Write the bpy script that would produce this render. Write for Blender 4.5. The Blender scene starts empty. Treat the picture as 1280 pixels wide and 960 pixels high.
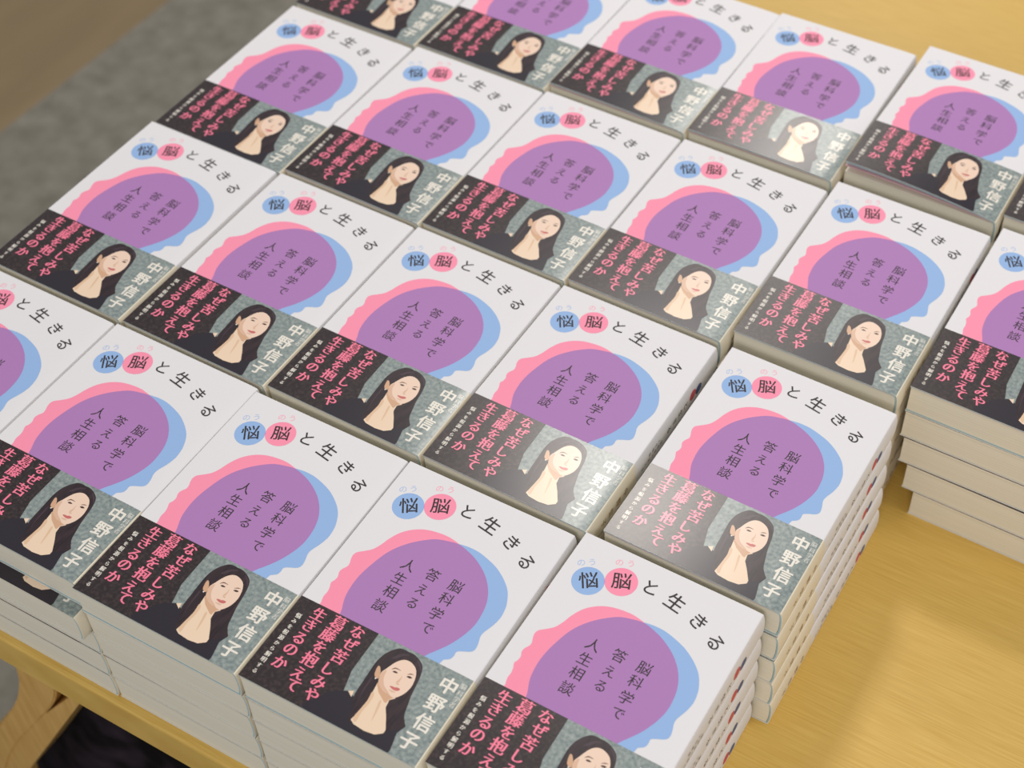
import bpy, bmesh, math, random
from mathutils import Matrix, Vector

# ---------------------------------------------------------------- camera, world, lights
SC = bpy.context.scene
COL = SC.collection
MM = 0.001
ZT = 0.700                      # table top above the floor
ZC = ZT + 0.13325                # height of the top covers


def P(x, y, z=0.0):
    """layout millimetres (z measured from the top covers) -> metres"""
    return Vector((x * MM, y * MM, z * MM + ZC))


cam_d = bpy.data.cameras.new('camera')
cam = bpy.data.objects.new('camera', cam_d)
COL.objects.link(cam)
R_, U_, D_ = (Vector((0.8714043, 0.49054144, 0.00486157)), Vector((-0.36681411, 0.64496917, 0.67041941)),
              Vector((-0.32573294, 0.58598965, -0.74196643)))
M = Matrix((R_, U_, -D_)).transposed().to_4x4()
M.translation = P(914.13, -306.26, 823.42)
cam.matrix_world = M
cam_d.sensor_width = 36.0
cam_d.lens = 1966.06 / 1280 * 36.0
cam_d.shift_x = (640 - 750.78) / 1280
cam_d.shift_y = (458.04 - 480) / 1280
cam_d.clip_start = 0.05
cam_d.dof.use_dof = True
cam_d.dof.focus_distance = 1.03
cam_d.dof.aperture_fstop = 7.0
SC.camera = cam

SC.view_settings.view_transform = 'Standard'
SC.view_settings.look = 'None'
SC.view_settings.gamma = 1.0
SC.view_settings.use_curve_mapping = False
SC.view_settings.exposure = -0.23

W_ = bpy.data.worlds.new('world')
SC.world = W_
W_.use_nodes = True
W_.node_tree.nodes['Background'].inputs[0].default_value = (0.93, 0.96, 1.0, 1)
W_.node_tree.nodes['Background'].inputs[1].default_value = 0.50


def area(name, loc, target, sx, sy, power, col):
    l = bpy.data.lights.new(name, 'AREA')
    l.shape = 'RECTANGLE'
    l.size, l.size_y, l.energy, l.color = sx, sy, power, col
    o = bpy.data.objects.new(name, l)
    o.location = loc
    o.rotation_euler = (Vector(target) - Vector(loc)).to_track_quat('-Z', 'Y').to_euler()
    COL.objects.link(o)


WARM = (1.0, 0.935, 0.87)
area('ceiling_or_fill_lamp', P(-40, 1600, 1900), P(-40, 1600, 0), 0.26, 0.24, 21, WARM)
area('ceiling_or_fill_lamp', P(-150, 2838, 1900), P(-150, 2838, 0), 0.26, 0.24, 20, WARM)
area('ceiling_or_fill_lamp', P(1900, 500, 1900), P(1900, 500, 0), 0.6, 0.6, 14, WARM)
area('ceiling_or_fill_lamp', P(1300, -1700, 1500), P(500, 300, -100), 0.9, 0.6, 24, WARM)  # unseen fill added behind the camera to brighten the front page edges


# ---------------------------------------------------------------- materials
def lin(c):
    return tuple(((v / 255) / 12.92 if v / 255 <= 0.04045 else ((v / 255 + 0.055) / 1.055) ** 2.4) for v in c)


def mat(name, rgb, rough=0.6, spec=0.3, rgb2=None, scale=(1, 1, 1), noise=200.0, lo=0.35, hi=0.65, detail=3.0, bump=0.0):
    m = bpy.data.materials.new(name)
    m.use_nodes = True
    nt = m.node_tree
    b = nt.nodes['Principled BSDF']
    b.inputs['Roughness'].default_value = rough
    b.inputs['Specular IOR Level'].default_value = spec
    b.inputs['Base Color'].default_value = (*lin(rgb), 1)
    if rgb2 or bump:
        tc = nt.nodes.new('ShaderNodeTexCoord')
        mp = nt.nodes.new('ShaderNodeMapping')
        mp.inputs['Scale'].default_value = scale
        nz = nt.nodes.new('ShaderNodeTexNoise')
        nz.inputs['Scale'].default_value = noise
        nz.inputs['Detail'].default_value = detail
        nt.links.new(tc.outputs['Object'], mp.inputs['Vector'])
        nt.links.new(mp.outputs['Vector'], nz.inputs['Vector'])
        if rgb2:
            cr = nt.nodes.new('ShaderNodeValToRGB')
            cr.color_ramp.elements[0].position, cr.color_ramp.elements[1].position = lo, hi
            cr.color_ramp.elements[0].color = (*lin(rgb), 1)
            cr.color_ramp.elements[1].color = (*lin(rgb2), 1)
            nt.links.new(nz.outputs['Fac'], cr.inputs['Fac'])
            nt.links.new(cr.outputs['Color'], b.inputs['Base Color'])
        if bump:
            bp = nt.nodes.new('ShaderNodeBump')
            bp.inputs['Strength'].default_value = bump
            bp.inputs['Distance'].default_value = 0.001
            nt.links.new(nz.outputs['Fac'], bp.inputs['Height'])
            nt.links.new(bp.outputs['Normal'], b.inputs['Normal'])
    return m


def paper(name, rgb, **k):
    return mat(name, rgb, rough=k.pop('rough', 0.55), spec=k.pop('spec', 0.25), **k)


M_WHITE = paper('cover_paper', (232, 230, 232))
M_PINK = paper('pink_ink', (255, 152, 180))
M_BLUE = paper('blue_ink', (152, 186, 232))
M_PURPLE = paper('purple_ink', (177, 128, 187))
M_TEXT = paper('charcoal_ink', (58, 52, 54))
M_RUBYB = paper('pale_blue_ink', (170, 196, 236))
M_RUBYP = paper('pale_pink_ink', (255, 170, 192))
M_SRED = paper('spine_red_ink', (208, 92, 98))
M_SBLUE = paper('spine_blue_ink', (84, 102, 146))
M_TAN = paper('tan_ink', (150, 122, 84))
GL = dict(rough=0.275, spec=0.5)
M_DARK = paper('band_dark_print', (44, 34, 36), rgb2=(78, 64, 62), noise=420, lo=0.45, hi=0.8, detail=6, **GL)
M_STONE = paper('band_stone_print', (110, 124, 125), rgb2=(164, 173, 168), noise=380, lo=0.3, hi=0.72, detail=6, **GL)
M_CREAM = paper('band_cream', (236, 226, 204), rough=0.5)
M_PINKT = paper('band_pink_ink', (254, 132, 160), **GL)
M_IVORY = paper('band_ivory_ink', (240, 234, 222), **GL)
M_GREYINK = paper('band_grey_ink', (214, 214, 206), **GL)
M_DRESS = paper('printed_black_dress', (40, 34, 44), **GL)
M_HAIR = paper('printed_hair', (38, 26, 32), rgb2=(58, 42, 46), scale=(6, 1, 1), noise=90, **GL)
M_SKIN = paper('printed_skin', (243, 216, 188), **GL)
M_SKIN2 = paper('printed_skin_tone', (216, 172, 138), **GL)
M_FACE = paper('printed_face', (244, 214, 192), **GL)
M_FACE2 = paper('printed_cheek', (226, 186, 158), **GL)
M_SKIN3 = paper('printed_neck', (230, 194, 160), **GL)
M_SHEEN = paper('printed_hair_sheen', (70, 54, 62), **GL)
M_LIP = paper('printed_lips', (206, 112, 108), **GL)
M_BROW = paper('printed_brow', (112, 80, 70), **GL)
M_EYE = paper('printed_eye', (64, 42, 42), **GL)
M_TEAL = paper('teal_card', (160, 190, 196), rough=0.5)
M_PALE = paper('pale_card', (206, 208, 198))
M_FLY = paper('pink_flyleaf', (236, 190, 198))
M_PAGE = mat('page_edges', (218, 212, 194), rough=0.8, spec=0.1, rgb2=(236, 231, 216), scale=(2, 2, 900), noise=1.6, lo=0.3, hi=0.7, detail=4)
M_WOOD = mat('table_wood', (204, 164, 76), rough=0.45, spec=0.5, rgb2=(218, 182, 96), scale=(5, 150, 8), noise=5, lo=0.3, hi=0.7, detail=8)
M_EDGE = mat('table_edge_wood', (188, 140, 62), rough=0.45, spec=0.3, rgb2=(204, 156, 76), scale=(2, 30, 30), noise=5, detail=6)
M_LEG = mat('leg_wood', (206, 160, 84), rough=0.45, spec=0.3, rgb2=(222, 178, 104), scale=(30, 30, 3), noise=5, detail=6)
M_CARPET = mat('grey_carpet', (122, 118, 108), rough=0.95, spec=0.1, rgb2=(144, 140, 129), scale=(1, 1, 1), noise=28, lo=0.3, hi=0.7, detail=9, bump=0.6)
M_FLOORW = mat('timber_floor', (136, 118, 90), rough=0.55, spec=0.3, rgb2=(144, 125, 95), scale=(6, 1, 1), noise=3, detail=5)
M_WALL = mat('wall_paint', (206, 202, 192), rough=0.85, spec=0.2, rgb2=(212, 208, 199), noise=3)
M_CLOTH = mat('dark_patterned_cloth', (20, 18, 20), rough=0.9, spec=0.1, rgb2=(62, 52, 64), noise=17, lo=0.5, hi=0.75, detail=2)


# ---------------------------------------------------------------- book artwork, traced in millimetres on the cover
W, H, T = 126.2, 186.8, 26.6
BH = 64.4
PINK = [(64.72,145.01),(56.47,146.49),(47.59,145.98),(39.39,144.0),(32.2,139.87),(26.67,133.98),(23.23,127.01),(21.16,120.44),(18.54,115.02),(14.45,111.02),(11.06,108.06),(10.15,105.08),(10.79,101.77),(11.77,99.28),(12.04,96.4),(10.31,92.98),(9.96,90.16),(11.22,86.87),(11.03,83.75),(10.08,81.22),(11.34,77.96),(12.12,74.46),(11.98,70.43),(13.16,66.21)]
PURPLE = [(27.3,68.46),(24.37,75.57),(23.12,81.75),(22.53,89.35),(23.1,97.09),(24.78,105.73),(27.5,115.44),(31.27,123.14),(36.82,130.45),(43.1,136.33),(49.93,141.08),(57.86,143.55),(64.88,144.68),(73.3,142.73),(81.58,139.32),(89.92,134.0),(96.43,127.74),(101.24,120.62),(104.03,113.42),(105.3,106.4),(105.53,97.89),(103.71,89.23),(100.42,80.75),(96.48,73.8),(92.2,67.61)]
BLUE = [(64.72,145.01),(71.8,145.97),(79.44,145.64),(87.85,143.52),(95.89,140.44),(104.13,135.14),(110.53,128.9),(114.55,121.4),(116.02,116.41),(116.67,110.02),(115.46,103.01),(113.29,96.62),(112.93,92.63),(114.38,87.81),(114.93,83.43),(113.33,80.65),(108.68,78.36),(105.99,76.44),(106.07,73.15),(105.2,70.42),(102.02,68.04)]
TITLE = [(19.28,155.15),(37.79,164.91),(56.34,169.57),(74.8,167.46),(93.72,162.06),(109.21,153.74)]
RUBY = [(8.85,164.53),(14.67,168.31),(29.87,176.59),(36.63,179.38)]
INNER = [(80.24,116.47),(80.16,105.59),(80.42,93.49),(81.07,81.96),(63.11,116.62),(63.07,104.26),(63.08,92.87),(45.59,115.63),(46.1,104.47),(46.42,93.53),(46.58,81.85)]
COPY = [(17.71,57.95),(17.09,48.6),(16.74,38.39),(17.03,29.2),(16.97,18.81),(31.63,58.67),(31.23,48.96),(31.42,39.14),(31.31,29.25),(31.15,18.36),(32.84,9.72),(45.73,58.99),(46.77,49.64),(45.96,39.33),(45.17,29.13),(45.26,19.0),(46.27,10.05)]
SMALL = [(7.17,51.08),(6.97,46.47),(6.79,42.11),(6.3,37.92),(6.48,33.59),(6.72,29.3),(6.59,24.83),(6.76,20.55),(6.77,16.74),(6.93,11.95),(6.91,7.07)]
NAME = [(114.48,54.19),(113.97,40.1),(114.9,26.46),(113.9,12.03)]
ROLE = [(122.43,57.97),(123.05,53.11),(123.4,48.7),(123.02,44.49)]
PANEL = [(57.64,65.34),(57.81,35.4),(61.41,21.61)]
DRESS = [(46.34,2.44),(51.17,10.81),(54.09,15.86),(58.97,19.69),(64.43,22.69),(68.3,20.2),(77.25,10.32),(79.29,5.82),(87.17,5.12),(93.9,6.04),(98.06,9.2),(98.01,11.62),(104.75,16.43),(106.63,18.02),(104.84,13.14),(106.0,8.25),(107.58,1.98),(107.08,1.17)]
HAIR = [(73.26,60.79),(69.77,56.23),(67.85,50.99),(67.31,45.34),(67.66,38.44),(68.0,31.61),(68.34,24.83),(69.08,20.63),(72.31,14.4),(74.73,7.81),(78.73,6.64),(84.12,9.59),(98.24,11.75),(106.63,18.02),(105.05,21.06),(102.17,25.11),(100.43,30.96),(98.35,38.98),(97.19,46.46),(95.8,52.71),(93.77,57.49),(90.32,60.34),(85.25,62.33),(80.91,62.35),(76.56,62.37)]
SHOULDER = [(64.04,22.48),(67.05,24.36),(67.91,19.99)]
CHEST = [(76.31,34.42),(77.65,25.33),(77.52,16.12),(76.22,7.5),(79.29,5.82),(87.17,5.12),(93.9,6.04),(98.06,9.2),(98.01,11.62),(93.3,19.12),(89.74,23.96),(88.89,29.2),(91.45,31.75),(83.04,36.37)]
FACE = [(74.14,42.6),(75.44,46.3),(77.06,50.7),(79.17,54.4),(82.27,56.68),(86.02,56.85),(90.41,54.93),(93.09,51.55),(94.65,47.55),(95.37,43.1),(94.76,38.38),(92.89,34.4),(90.22,31.61),(86.93,31.94),(82.75,32.43),(79.42,33.9),(76.38,36.05),(74.98,39.16)]
EAR = [(70.6,41.54),(70.02,45.16),(71.62,45.09),(74.07,41.58),(74.92,38.14),(73.05,38.04),(71.52,39.12)]
EARRING = [(73.72,37.64)]
BROWS = [(78.42,47.04),(79.91,49.37),(83.99,49.06),(80.4,48.67),(88.48,48.7),(90.13,50.24),(92.53,50.44),(90.51,49.67)]
EYES = [(79.71,46.3),(80.95,47.31),(83.2,46.84),(81.45,46.02),(88.98,47.41),(90.54,48.51),(92.57,48.12),(91.12,47.08)]
NOSE = [(85.69,40.63),(87.02,40.72),(88.1,41.05),(87.45,40.09)]
LIPS = [(83.85,36.94),(85.23,37.74),(86.87,37.81),(88.18,38.47),(90.44,38.31),(89.8,36.68),(87.22,35.97)]
NECKSH = [(76.38,36.05),(79.42,33.9),(82.75,32.43),(86.93,31.94),(90.22,31.61),(88.6,29.52),(88.11,26.36),(86.82,26.58),(80.25,30.5),(76.04,34.87)]


def smooth(pts, n=4, closed=False):
    out = []
    N = len(pts)
    rng = range(N if closed else N - 1)
    for i in rng:
        if closed:
            p0, p1, p2, p3 = (pts[(i + k - 1) % N] for k in range(4))
        else:
            p1, p2 = pts[i], pts[i + 1]
            p0 = pts[i - 1] if i else p1
            p3 = pts[i + 2] if i + 2 < N else p2
        for k in range(n):
            t = k / n
            out.append(tuple(0.5 * (2 * p1[a] + (p2[a] - p0[a]) * t + (2 * p0[a] - 5 * p1[a] + 4 * p2[a] - p3[a]) * t * t
                                    + (3 * p1[a] - p0[a] - 3 * p2[a] + p3[a]) * t ** 3) for a in (0, 1)))
    if not closed:
        out.append(tuple(pts[-1]))
    return out


GC = {}


def glyph(ch, fine=3):
    if ch in GC:
        return GC[ch]
    cu = bpy.data.curves.new('glyph', 'FONT')
    cu.body, cu.size, cu.resolution_u = ch, 1.0, fine
    ob = bpy.data.objects.new('glyph', cu)
    COL.objects.link(ob)
    dg = bpy.context.evaluated_depsgraph_get()
    dg.update()
    me = bpy.data.meshes.new_from_object(ob.evaluated_get(dg))
    vs = [(v.co.x, v.co.y) for v in me.vertices]
    fs = [tuple(p.vertices) for p in me.polygons]
    bpy.data.objects.remove(ob)
    bpy.data.curves.remove(cu)
    bpy.data.meshes.remove(me)
    x0, x1 = min(v[0] for v in vs), max(v[0] for v in vs)
    y0, y1 = min(v[1] for v in vs), max(v[1] for v in vs)
    vs = [(x - (x0 + x1) / 2, y - (y0 + y1) / 2) for x, y in vs]
    GC[ch] = (vs, fs, x1 - x0, y1 - y0)
    return GC[ch]


EM = glyph('国')[2] / 0.90       # em width of the built-in CJK glyphs at size 1


class Part:
    """collects faces (in millimetres, book corner coordinates) for one mesh"""

    def __init__(self, mats):
        self.bm = bmesh.new()
        self.mats = mats

    def mi(self, m):
        if m not in self.mats:
            self.mats.append(m)
        return self.mats.index(m)

    def face(self, vs, m):
        try:
            f = self.bm.faces.new([self.bm.verts.new(v) for v in vs])
        except ValueError:
            return
        f.material_index = self.mi(m)

    def poly(self, pts, z, m):
        a = sum(pts[i - 1][0] * pts[i][1] - pts[i][0] * pts[i - 1][1] for i in range(len(pts)))
        if a < 0:
            pts = pts[::-1]
        self.face([(x, y, z) for x, y in pts], m)

    def disc(self, cx, cy, r, z, m, n=40, ry=None):
        self.poly([(cx + r * math.cos(2 * math.pi * i / n), cy + (ry or r) * math.sin(2 * math.pi * i / n)) for i in range(n)], z, m)

    def text(self, ch, cx, cy, size, z, m, rot=0.0, bold=0.0, place=None, vbold=0.0):
        vs, fs, w, h = glyph(ch)
        s = size / EM
        c, q = math.cos(math.radians(rot)), math.sin(math.radians(rot))
        offs = [(0.0, 0.0)]
        if bold:
            offs = [(-bold, 0.0), (0.0, 0.0), (bold, 0.0)]
        if vbold:
            offs += [(0.0, -vbold), (0.0, vbold)]
        for q_, (dx, dy) in enumerate(offs):
            dz = 0.006 * q_
            nv = []
            for x, y in vs:
                x, y = x * s + dx, y * s + dy
                x, y = cx + c * x - q * y, cy + q * x + c * y
                nv.append(self.bm.verts.new(place(x, y) if place else (x, y, z + dz)))
            for f in fs:
                try:
                    nf = self.bm.faces.new([nv[i] for i in f])
                except ValueError:
                    continue
                nf.material_index = self.mi(m)

    def shell(self, outer, inner, y0, y1, mfun, cap=None):
        """closed section (outer path + inner path, same count) extruded along y"""
        n = len(outer)
        for i in range(n - 1):
            a, b, c, d = outer[i], outer[i + 1], inner[i + 1], inner[i]
            m = mfun(i)
            self.face([(a[0], y0, a[1]), (b[0], y0, b[1]), (b[0], y1, b[1]), (a[0], y1, a[1])], m)
            m = cap or m
            self.face([(d[0], y1, d[1]), (c[0], y1, c[1]), (c[0], y0, c[1]), (d[0], y0, d[1])], m)
            self.face([(a[0], y0, a[1]), (d[0], y0, d[1]), (c[0], y0, c[1]), (b[0], y0, b[1])], m)
            self.face([(a[0], y1, a[1]), (b[0], y1, b[1]), (c[0], y1, c[1]), (d[0], y1, d[1])], m)
        for i in (0, n - 1):
            a, d = outer[i], inner[i]
            self.face([(a[0], y0, a[1]), (a[0], y1, a[1]), (d[0], y1, d[1]), (d[0], y0, d[1])], cap or mfun(min(i, n - 2)))

    def grid_cut(self, step=6.5):
        for ax, lim in ((0, W), (1, H)):
            k = step
            while k < lim:
                co = Vector((0, 0, 0)); no = Vector((0, 0, 0))
                co[ax] = k + 0.137; no[ax] = 1
                bmesh.ops.bisect_plane(self.bm, geom=self.bm.verts[:] + self.bm.edges[:] + self.bm.faces[:], dist=1e-6, plane_co=co, plane_no=no)
                k += step
        for k in (W - 9, W - 7, W - 5, W - 3.2, W - 1.6):
            bmesh.ops.bisect_plane(self.bm, geom=self.bm.verts[:] + self.bm.edges[:] + self.bm.faces[:], dist=1e-6, plane_co=Vector((k, 0, 0)), plane_no=Vector((1, 0, 0)))

    def mesh(self, name, bow=0.0, share=1.0):
        me = bpy.data.meshes.new(name)
        self.bm.normal_update()
        self.bm.to_mesh(me)
        for m in self.mats:
            me.materials.append(m)
        for v in me.vertices:
            x, y, z = v.co
            if bow and z > T - 2.2:
                fx = max(0.0, 1 - (max(x, 0) / W) ** 2.2)
                fy = max(0.0, 1 - y / H) ** 1.7
                z += bow * share * fx * fy
            if z > T - 2.2 and x > W - 10:
                z -= 0.5 * ((min(x, W) - (W - 10)) / 10) ** 2
            v.co = ((x - 64.0) * MM, (y - H / 2) * MM, z * MM)
        return me


def spine_x(t, xc, b):
    return xc + b * (1 - abs(2 * t - 1) ** 2.6)


def path(zt, zb, x0, xc, b, n=12):
    """front edge -> spine -> back edge"""
    pts = [(x0, zt), (xc - 0.7, zt)]
    for i in range(n + 1):
        t = i / n
        e = 0.25 * (zt - zb) / 20
        pts.append((spine_x(t, xc, b), zt - e - (zt - zb - 2 * e) * t))
    pts += [(xc - 0.7, zb), (x0, zb)]
    return pts


NP = len(path(1, 0, 0, 1, 1))
BUL = 1.6
S_OUT = lambda x: spine_x


def spine_place(zt, zb, xc, b, d):
    def f(gx, gy):
        z = (zt + zb) / 2 - gx
        t = min(1, max(0, (zt - z) / (zt - zb)))
        return (spine_x(t, xc, b) + d, gy, z)
    return f


# --- dust jacket with its printing
def build_cover():
    c = Part([M_WHITE])
    c.shell(path(T - 0.35, 0.25, 0, W, BUL), path(T - 0.65, 0.55, 0, W - 0.3, BUL), 0, H, lambda i: M_WHITE)
    z = T - 0.35
    c.poly(smooth(PINK) + [(13.5, 58), (50, 58), (64, 120)], z + 0.04, M_PINK)
    c.poly(smooth(BLUE) + [(100, 58), (60, 58), (60, 120)], z + 0.06, M_BLUE)
    c.poly(smooth(PURPLE) + [(88, 60), (30, 60)], z + 0.08, M_PURPLE)
    ax, ay, bx, by, r = 19.4, 154.6, 38.0, 164.2, 10.6
    c.disc(ax, ay, r, z + 0.04, M_BLUE)
    c.disc(bx, by, r, z + 0.06, M_PINK)
    d = math.hypot(bx - ax, by - ay)
    h = math.acos(d / 2 / r)
    th = math.atan2(by - ay, bx - ax)
    c.poly([(ax + r * math.cos(th + h * k / 5), ay + r * math.sin(th + h * k / 5)) for k in range(-5, 6)]
           + [(bx - r * math.cos(th + h * k / 5), by - r * math.sin(th + h * k / 5)) for k in range(-5, 6)], z + 0.08, M_PURPLE)
    for ch, (x, y), a in zip('悩脳と生きる', TITLE, (32, 22, 4, -10, -22, -35)):
        c.text(ch, x, y, {'と': 11.0, '生': 12.4, 'き': 11.4, 'る': 11.2}.get(ch, 12.0), z + 0.1, M_TEXT, rot=a, bold=0.13, vbold=0.08)
    for ch, (x, y), a, m in zip('のうのう', RUBY, (33, 33, 22, 22), (M_RUBYB, M_RUBYB, M_RUBYP, M_RUBYP)):
        c.text(ch, x, y, 5.4, z + 0.04, m, rot=a)
    for ch, (x, y) in zip('脳科学で答える人生相談', INNER):
        c.text(ch, x, y, 8.9 if ch not in 'でえる' else 8.3, z + 0.1, M_TEXT, bold=0.05)
    pl = spine_place(T - 0.35, 0.25, W, BUL, 0.05)

    def sdisc(cy, cx, r, m, d):
        p2 = spine_place(T - 0.35, 0.25, W, BUL, d)
        n = 24
        for k in range(-6, 6):
            x0, x1 = cx + r * k / 6, cx + r * (k + 1) / 6
            y0, y1 = (r * math.sqrt(max(0, 1 - (x / r) ** 2)) for x in (x0 - cx, x1 - cx))
            c.face([p2(x0, cy - y0), p2(x1, cy - y1), p2(x1, cy + y1), p2(x0, cy + y0)], m)
    sdisc(157, 1.0, 4.6, M_SBLUE, 0.06)
    sdisc(148, -1.0, 4.6, M_SRED, 0.08)
    for k, ch in enumerate('と生きる'):
        c.text(ch, 0, 137.5 - 8.4 * k, 6.0, 0, M_TEXT, place=pl, bold=0.1)
    for k, ch in enumerate('脳科学で答える'):
        c.text(ch, 2.2, 101 - 4.5 * k, 3.2, 0, M_TEXT, place=pl)
    for k, ch in enumerate('人生相談'):
        c.text(ch, -2.6, 98 - 4.5 * k, 3.2, 0, M_TEXT, place=pl)
    return c


def build_band():
    b = Part([M_DARK])
    zt = T - 0.2
    SP = 2                                            # path index where the spine begins

    def mf(i):
        return M_DARK if i < 1 else M_CREAM
    b.shell(path(zt, 0.05, -0.12, W + 0.15, BUL), path(zt - 0.12, 0.2, -0.12, W, BUL), -0.1, BH, mf, cap=M_CREAM)
    z = zt
    lay = lambda k: z + 0.03 + 0.03 * k
    b.poly([(57.6, BH), (57.8, 35.4), (61.4, 21.6), (62, -0.1), (W - 0.6, -0.1), (W - 0.6, BH)], lay(0), M_STONE)
    b.poly([(47, -0.1), (45.3, 2.5)] + [(50.8, 10.8), (54, 16), (59, 20.1), (64, 22.6), (69, 21), (84, 17), (104, 16.6), (106.6, 18.1), (104.8, 13.2), (106, 8.3), (107.5, 2), (107.2, -0.1)], lay(1), M_DRESS)
    b.poly(smooth(HAIR, 3, True), lay(2), M_HAIR)
    b.poly(SHOULDER, lay(3), M_SKIN)
    b.poly(CHEST, lay(3), M_SKIN)
    b.poly(NECKSH, lay(4), M_SKIN2)
    b.poly(smooth(EAR, 3, True), lay(4), M_SKIN2)
    b.disc(73.4, 37.5, 0.55, lay(5), M_IVORY, 10)
    b.poly(smooth(FACE, 3, True), lay(5), M_FACE)
    k = 0.957
    b.poly(smooth([(x, y * k) for x, y in [(74.3, 44), (75, 40.8), (76.5, 37.7), (79.5, 35.5), (83, 34), (87, 33.5), (84.5, 35.2), (81, 37.2), (78.6, 40), (77, 43.5), (76.2, 47.5)]], 3, True), lay(6), M_FACE2)
    b.poly(smooth([(x, y * k) for x, y in [(85.6, 43.2), (86.4, 46.5), (86.3, 49.2), (87.1, 46.5), (87, 43.2)]], 3, True), lay(6), M_FACE2)
    b.poly(smooth([(x, y * k) for x, y in [(84.5, 36.4), (87, 35.8), (89.3, 36.6), (87, 36.9)]], 3, True), lay(6), M_FACE2)
    b.poly(smooth([(x, y * k) for x, y in [(76.8, 30), (77.6, 24), (77.2, 17), (76.8, 9.5), (79.6, 8), (79, 15), (79.6, 23), (79, 29)]], 3, True), lay(5), M_SKIN3)
    b.poly(smooth([(x, y * k) for x, y in [(84, 27), (85.6, 20), (87.4, 13), (86.8, 20), (85.4, 27)]], 3, True), lay(5), M_SKIN3)
    b.poly(smooth([(x, y * k) for x, y in [(74, 56), (76.5, 60.5), (80, 63), (83, 63.3), (79.5, 61), (76.6, 57)]], 3, True), lay(4), M_SHEEN)
    b.poly(smooth([(x, y * k) for x, y in [(88, 63), (91.5, 61.5), (94, 58.5), (95.4, 55), (93.6, 57.4), (91, 60.2)]], 3, True), lay(4), M_SHEEN)
    b.poly(smooth([(x, y * k) for x, y in [(70.6, 38), (71.4, 28), (72.8, 19), (72.2, 28), (71.6, 38)]], 3, True), lay(4), M_SHEEN)
    for q in (BROWS[:4], BROWS[4:]):
        b.poly(smooth(q, 3, True), lay(6), M_BROW)
    for q in (EYES[:4], EYES[4:]):
        b.poly(smooth(q, 3, True), lay(6), M_EYE)
    b.poly(smooth(NOSE, 2, True), lay(6), M_SKIN2)
    b.poly(smooth(LIPS, 3, True), lay(6), M_LIP)
    for ch, (x, y) in zip('生きるのか葛藤を抱えてなぜ苦しみや', COPY):
        b.text(ch, x, y, {'し': 8.8, 'て': 8.8, '葛': 9.6, '藤': 9.6, '抱': 9.6, '苦': 9.4}.get(ch, 9.0), lay(3), M_PINKT, bold=0.3)
    for ch, (x, y) in zip('悩みを根源から解明する', [(6.9, 51.2 - 4.42 * q) for q in range(11)]):
        b.text(ch, x, y, 3.6 if ch in '悩根源解明' else 3.2, lay(3), M_IVORY, bold=0.1)
    for ch, (x, y) in zip('中野信子', NAME):
        b.text(ch, x, y, 11.2, lay(3), M_IVORY, bold=0.36, vbold=0.24)
    for ch, (x, y) in zip('脳科学者', ROLE):
        b.text(ch, x, y, 3.8, lay(3), M_GREYINK, bold=0.1)
    pl = spine_place(zt, 0.05, W + 0.15, BUL, 0.05)
    for k, ch in enumerate('中野信子'):
        b.text(ch, 0, 50 - 10 * k, 6.0, 0, M_TAN, place=pl, bold=0.15)
    return b


def build_inner(low=False):
    m = M_PALE if low else M_TEAL
    c = Part([m])
    d = 0.82 if low else 1.55
    c.shell(path(T - 0.68, 0.58, 0.1, W - 0.35, BUL), path(T - d, d, 0.1, W - 1.4, BUL), 0.1, H - 0.1, lambda i: M_TEAL if 2 <= i < NP - 3 else m)
    return c


def build_fly():
    c = Part([M_FLY])
    z1, z0 = T - 1.6, T - 1.95
    x0, x1, y0, y1 = 0.25, W - 3, 0.25, H - 0.3
    c.face([(x0, y0, z1), (x1, y0, z1), (x1, y1, z1), (x0, y1, z1)], M_FLY)
    c.face([(x0, y1, z0), (x1, y1, z0), (x1, y0, z0), (x0, y0, z0)], M_FLY)
    c.face([(x0, y0, z0), (x1, y0, z0), (x1, y0, z1), (x0, y0, z1)], M_FLY)
    c.face([(x0, y1, z1), (x1, y1, z1), (x1, y1, z0), (x0, y1, z0)], M_FLY)
    c.face([(x0, y0, z0), (x0, y0, z1), (x0, y1, z1), (x0, y1, z0)], M_FLY)
    return c


def build_pages(d=1.6):
    c = Part([M_PAGE])
    zt, zb = T - d - (0.4 if d > 1 else 0), d
    n = 12
    pts = [(0.6, zt), (W - 1.6, zt)] + [(spine_x(i / n, W - 1.5, BUL * 0.85), zt - 0.2 - (zt - zb - 0.4) * i / n) for i in range(n + 1)] + [(W - 1.6, zb), (0.6, zb)]
    y0, y1 = 0.45, H - 0.5
    N = len(pts)
    for i in range(N):
        a, b = pts[i], pts[(i + 1) % N]
        c.face([(a[0], y0, a[1]), (b[0], y0, b[1]), (b[0], y1, b[1]), (a[0], y1, a[1])], M_PAGE)
    c.face([(x, y0, z) for x, z in pts], M_PAGE)
    c.face([(x, y1, z) for x, z in pts[::-1]], M_PAGE)
    return c


parts = []
for nm, fn, cut, share in (('cover', build_cover, True, 1.0), ('paper_band', build_band, True, 1.0), ('inner_cover', build_inner, True, 0.93),
                           ('flyleaf', build_fly, True, 0.6), ('page_block', build_pages, False, 0.0),
                           ('low_inner', lambda: build_inner(True), True, 0.0), ('low_pages', lambda: build_pages(0.86), False, 0.0)):
    p = fn()
    if cut:
        p.grid_cut()
    parts.append((nm, p, share))
VARIANTS = {}


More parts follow.
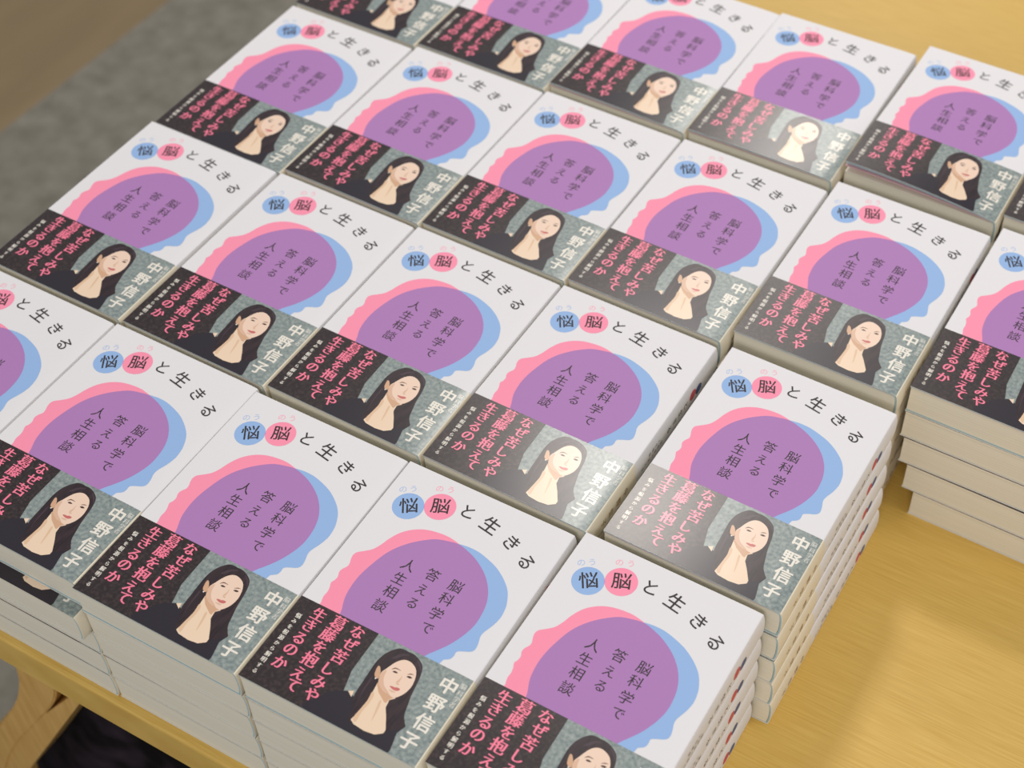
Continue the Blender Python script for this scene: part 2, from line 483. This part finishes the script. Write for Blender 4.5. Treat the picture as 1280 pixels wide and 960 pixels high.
def variant(bow):
    """bow < 0: a book pressed flat lower in a stack"""
    if bow not in VARIANTS:
        pick = ('cover', 'paper_band', 'low_inner', 'low_pages') if bow < 0 else ('cover', 'paper_band', 'inner_cover', 'flyleaf', 'page_block')
        real = {'low_inner': 'inner_cover', 'low_pages': 'page_block'}
        VARIANTS[bow] = [(real.get(nm, nm), p.mesh(real.get(nm, nm), max(bow, 0), sh)) for nm, p, sh in parts if nm in pick]
    return VARIANTS[bow]


PLABEL = {'paper_band': "dark glossy paper band with a printed portrait", 'inner_cover': 'pale teal card edge under the jacket', 'flyleaf': 'thin pink flyleaf'}
MASTER = {}


def make_book(bow):
    root = bpy.data.objects.new('paperback_book', None)
    root.empty_display_size = 0.03
    COL.objects.link(root)
    for nm, me in variant(bow):
        o = bpy.data.objects.new(nm, me)
        COL.objects.link(o)
        o.parent = root
        if nm in PLABEL:
            o['label'] = PLABEL[nm]
    return root


def copy_book(src):
    r = src.copy()
    COL.objects.link(r)
    for ch in src.children:
        c = ch.copy()
        COL.objects.link(c)
        c.parent = r
    return r


# ---------------------------------------------------------------- setting
def box(bm, x0, x1, y0, y1, z0, z1, bev=0.0):
    m = Matrix.Translation(((x0 + x1) / 2, (y0 + y1) / 2, (z0 + z1) / 2)) @ Matrix.Diagonal((x1 - x0, y1 - y0, z1 - z0, 1))
    r = bmesh.ops.create_cube(bm, size=1, matrix=m)
    if bev:
        es = list({e for v in r['verts'] for e in v.link_edges})
        bmesh.ops.bevel(bm, geom=es, offset=bev, segments=3, affect='EDGES', profile=0.5)


def obj(name, bm, m, parent=None, smooth_=False):
    me = bpy.data.meshes.new(name)
    bm.normal_update()
    bm.to_mesh(me)
    bm.free()
    me.materials.append(m)
    if smooth_:
        for p in me.polygons:
            p.use_smooth = True
    o = bpy.data.objects.new(name, me)
    COL.objects.link(o)
    if parent:
        o.parent = parent
        o.matrix_parent_inverse = parent.matrix_world.inverted()
    return o


def thing(name, label, cat, loc, group=None):
    o = bpy.data.objects.new(name, None)
    o.empty_display_size = 0.05
    o.location = loc
    COL.objects.link(o)
    o['label'], o['category'] = label, cat
    if group:
        o['group'] = group
    bpy.context.view_layer.update()
    return o


bm = bmesh.new()
box(bm, -0.92, 5.0, -2.5, 6.0, -0.05, 0.0)
o = obj('floor', bm, M_CARPET)
o['kind'] = 'structure'
bm = bmesh.new()
box(bm, -4.5, -0.92, -2.5, 6.0, -0.05, -0.001)
o = obj('floor_timber_1', bm, M_FLOORW)  # timber floor beyond the carpet edge
o['kind'] = 'structure'

for nm, (a, b, c, d) in (('wall_back', (-4.6, 5.1, 6.0, 6.1)), ('wall_left', (-4.6, -4.5, -2.5, 6.0))):
    bm = bmesh.new()
    box(bm, a, b, c, d, 0.0, 2.9)
    o = obj(nm, bm, M_WALL)
    o['kind'] = 'structure'

TX0, TX1, TY0, TY1, TTH = 0.010, 1.870, 0.013, 1.213, 0.040
tb = thing('display_table', 'pale yellow wooden table carrying all the stacked books', 'table', ((TX0 + TX1) / 2, (TY0 + TY1) / 2, 0))
bm = bmesh.new()
box(bm, TX0, TX1, TY0, TY1, ZT - TTH, ZT, 0.003)
obj('tabletop', bm, M_WOOD, tb)


def strip(pts_l, pts_r, y0, y1):
    """bar between two outlines in the xz plane, y0..y1 deep"""
    bm = bmesh.new()
    n = len(pts_l)
    V = [[bm.verts.new((p[0], y, p[1])) for p in q] for y in (y0, y1) for q in (pts_l, pts_r)]
    l0, r0, l1, r1 = V
    for i in range(n - 1):
        bm.faces.new((l0[i], r0[i], r0[i + 1], l0[i + 1]))
        bm.faces.new((l1[i + 1], r1[i + 1], r1[i], l1[i]))
        bm.faces.new((l0[i + 1], l1[i + 1], l1[i], l0[i]))
        bm.faces.new((r0[i], r1[i], r1[i + 1], r0[i + 1]))
    bm.faces.new((l0[0], l1[0], r1[0], r0[0]))
    bm.faces.new((r0[-1], r1[-1], l1[-1], l0[-1]))
    bmesh.ops.recalc_face_normals(bm, faces=bm.faces[:])
    return bm


def zz(z):
    return ZC + z * MM


def leg(mirror_x, mirror_y):
    L = smooth([(182, -172), (180, -225), (171, -296), (160, -334), (139, -380), (98, -449), (44, -530), (0, -620), (-22, -720), (-28, -833.2)], 4)
    Rr = smooth([(238, -172), (234, -230), (216, -290), (200, -328), (163, -389), (118, -460), (76, -536), (36, -630), (16, -725), (10, -833.2)], 4)
    fx = (lambda x: (TX0 + TX1) - x * MM) if mirror_x else (lambda x: x * MM)
    y0, y1 = (TY1 - 0.09, TY1 - 0.045) if mirror_y else (0.052, 0.097)
    b = strip([(fx(x), zz(z)) for x, z in L], [(fx(x), zz(z)) for x, z in Rr], y0, y1)
    bmesh.ops.bevel(b, geom=[e for e in b.edges if e.calc_face_angle(0) > 1.0], offset=0.0015, segments=2, affect='EDGES')
    obj('leg', b, M_LEG, tb)
    B = [(292, -172), (236, -283), (96, -480), (0, -600)]
    C_ = [(318, -172), (244, -286), (106, -526), (26, -660)]
    b = strip([(fx(x), zz(z)) for x, z in B], [(fx(x), zz(z)) for x, z in C_], y0 + 0.001, y1 + 0.001)
    obj('brace', b, M_LEG, tb)


for mx in (0, 1):
    for my in (0, 1):
        leg(mx, my)

# cloth bundle in the shade below the table
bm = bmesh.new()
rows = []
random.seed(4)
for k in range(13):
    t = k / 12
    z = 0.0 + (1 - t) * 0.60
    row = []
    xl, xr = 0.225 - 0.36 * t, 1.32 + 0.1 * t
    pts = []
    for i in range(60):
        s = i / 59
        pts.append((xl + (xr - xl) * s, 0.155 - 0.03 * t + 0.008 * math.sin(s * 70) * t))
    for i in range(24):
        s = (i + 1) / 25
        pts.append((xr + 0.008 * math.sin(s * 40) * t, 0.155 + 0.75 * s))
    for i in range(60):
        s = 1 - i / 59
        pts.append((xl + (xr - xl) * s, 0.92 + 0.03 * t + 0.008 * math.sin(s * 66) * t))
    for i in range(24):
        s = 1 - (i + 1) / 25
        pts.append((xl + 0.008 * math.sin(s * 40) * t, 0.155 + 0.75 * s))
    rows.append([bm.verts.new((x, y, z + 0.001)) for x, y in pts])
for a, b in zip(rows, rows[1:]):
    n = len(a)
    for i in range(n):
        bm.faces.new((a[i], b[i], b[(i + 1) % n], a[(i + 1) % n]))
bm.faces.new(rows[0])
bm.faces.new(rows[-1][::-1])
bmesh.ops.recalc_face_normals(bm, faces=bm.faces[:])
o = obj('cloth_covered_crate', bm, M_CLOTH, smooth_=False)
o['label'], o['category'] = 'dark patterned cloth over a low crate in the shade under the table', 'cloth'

# ---------------------------------------------------------------- the stacks of books
STACKS = {
    'A1': (100.2, 19.9, 0.0027, 0), 'A2': (229.0, 21.4, 0.0014, 0), 'A3': (357.0, 18.7, 0.006, 0), 'A4': (485.9, 20.3, 0.0115, 0), 'A5': (615.1, 27.6, -0.001, 0),
    'B1': (100.0, 211.8, -0.0004, 0), 'B2': (230.4, 212.4, -0.0033, 0), 'B3': (359.3, 214.1, -0.0045, 0), 'B4': (488.6, 214.9, -0.0033, 0.8), 'B5': (624.4, 220.3, -0.004, 1.2),
    'C1': (103.0, 399.1, 0.001, 0), 'C2': (231.5, 404.0, -0.0045, 0.8), 'C3': (359.9, 406.5, -0.0051, 0), 'C4': (488.7, 408.3, -0.0055, 0.8), 'C5': (618.7, 422.4, -0.0038, 0), 'C6': (749.8, 435.5, -0.0071, 0),
    'D1': (101.8, 591.0, 0.001, 0), 'D2': (230.2, 594.6, -0.0020, 0), 'D3': (358.4, 602.0, -0.0016, 2.4), 'D4': (487.5, 605.4, 0.012, 2.4), 'D5': (617.4, 625.0, 0.0012, 9.0), 'D6': (746.6, 636.0, -0.002, 0.8),
}
PLACE = {
    'A1': 'front stack cut by the left photo edge', 'A2': 'second stack of the front row',
    'A3': 'third stack of the front row', 'A4': 'fourth stack of the front row',
    'A5': 'rightmost stack of the front row',
    'B1': 'leftmost stack of the second row', 'B2': 'second stack of the second row', 'B3': 'middle stack of the second row',
    'B4': 'fourth stack of the second row', 'B5': 'rightmost stack of the second row',
    'C1': 'leftmost stack of the third row', 'C2': 'second stack of the third row', 'C3': 'third stack of the third row',
    'C4': 'fourth stack of the third row', 'C5': 'fifth stack of the third row', 'C6': 'rightmost stack of the third row',
    'D1': 'leftmost stack of the back row', 'D2': 'second stack of the back row', 'D3': 'third stack of the back row',
    'D4': 'fourth stack of the back row', 'D5': 'fifth stack of the back row', 'D6': 'back row stack at the right photo edge',
}
TOPS = {'B4': 'book with pale glare over its portrait, topping the fourth stack of the second row',
        'B5': 'book with glare over its pink lettering, topping the rightmost stack of the second row',
        'D4': 'book with glare across its band, topping the fourth stack of the back row',
        'D5': 'book with its front cover lifting, topping the fifth stack of the back row'}
ORD = ['', 'second book down in the ', 'middle book of five in the ', 'fourth book down in the ', 'bottom book, on the table, in the ']
SHIFT = {   # x, y, turn of the second..fifth book relative to the top one
    'A2': [(0.2, -9.5, 0), (0.2, -2, 0.004), (0.3, -2.4, 0.002), (0.4, -2.6, 0)],
    'A3': [(0.3, 0.5, 0.004), (0.2, 1, -0.006), (0.4, 1, -0.002), (0.4, 1, -0.003)],
    'A1': [(-1, -9, 0), (0, -4, 0), (0, -4, 0), (0, -4, 0)],
    'B5': [(0.4, -1, 0.003), (1.2, -2, 0.004), (2, -1.8, 0.003), (2.6, -0.6, 0.004)],
    'C6': [(0, 0.0, 0.002), (3, -0.5, 0.004), (10.5, -1.5, -0.003), (20, -2, -0.006)],
    'D6': [(1, -3, 0), (3, -2, 0), (4, -4, 0), (4, -6, 0)],
}
PITCH = 26.65
GROUP = 'stacked copies of the white paperback'
sources = {}
for key, (bx, by, th, bow) in STACKS.items():
    for lv in range(5):
        bw = bow if lv == 0 else -1
        if bw not in sources:
            o = sources[bw] = make_book(bw)
        else:
            o = copy_book(sources[bw])
        dx, dy, dt = SHIFT[key][lv - 1] if lv and key in SHIFT else (0, 0, 0)
        c, s = math.cos(th), math.sin(th)
        x = bx + dx + c * 64 - s * H / 2
        y = by + dy + s * 64 + c * H / 2
        o.location = P(x, y, -26.65 - PITCH * lv)
        o.rotation_euler = (0, 0, th + dt)
        o['label'] = (TOPS.get(key) or 'white book with purple head print, topping the ' + PLACE[key]) if lv == 0 else ORD[lv] + PLACE[key]
        o['category'] = 'book'
        o['group'] = GROUP
for _, p, _s in parts:
    p.bm.free()
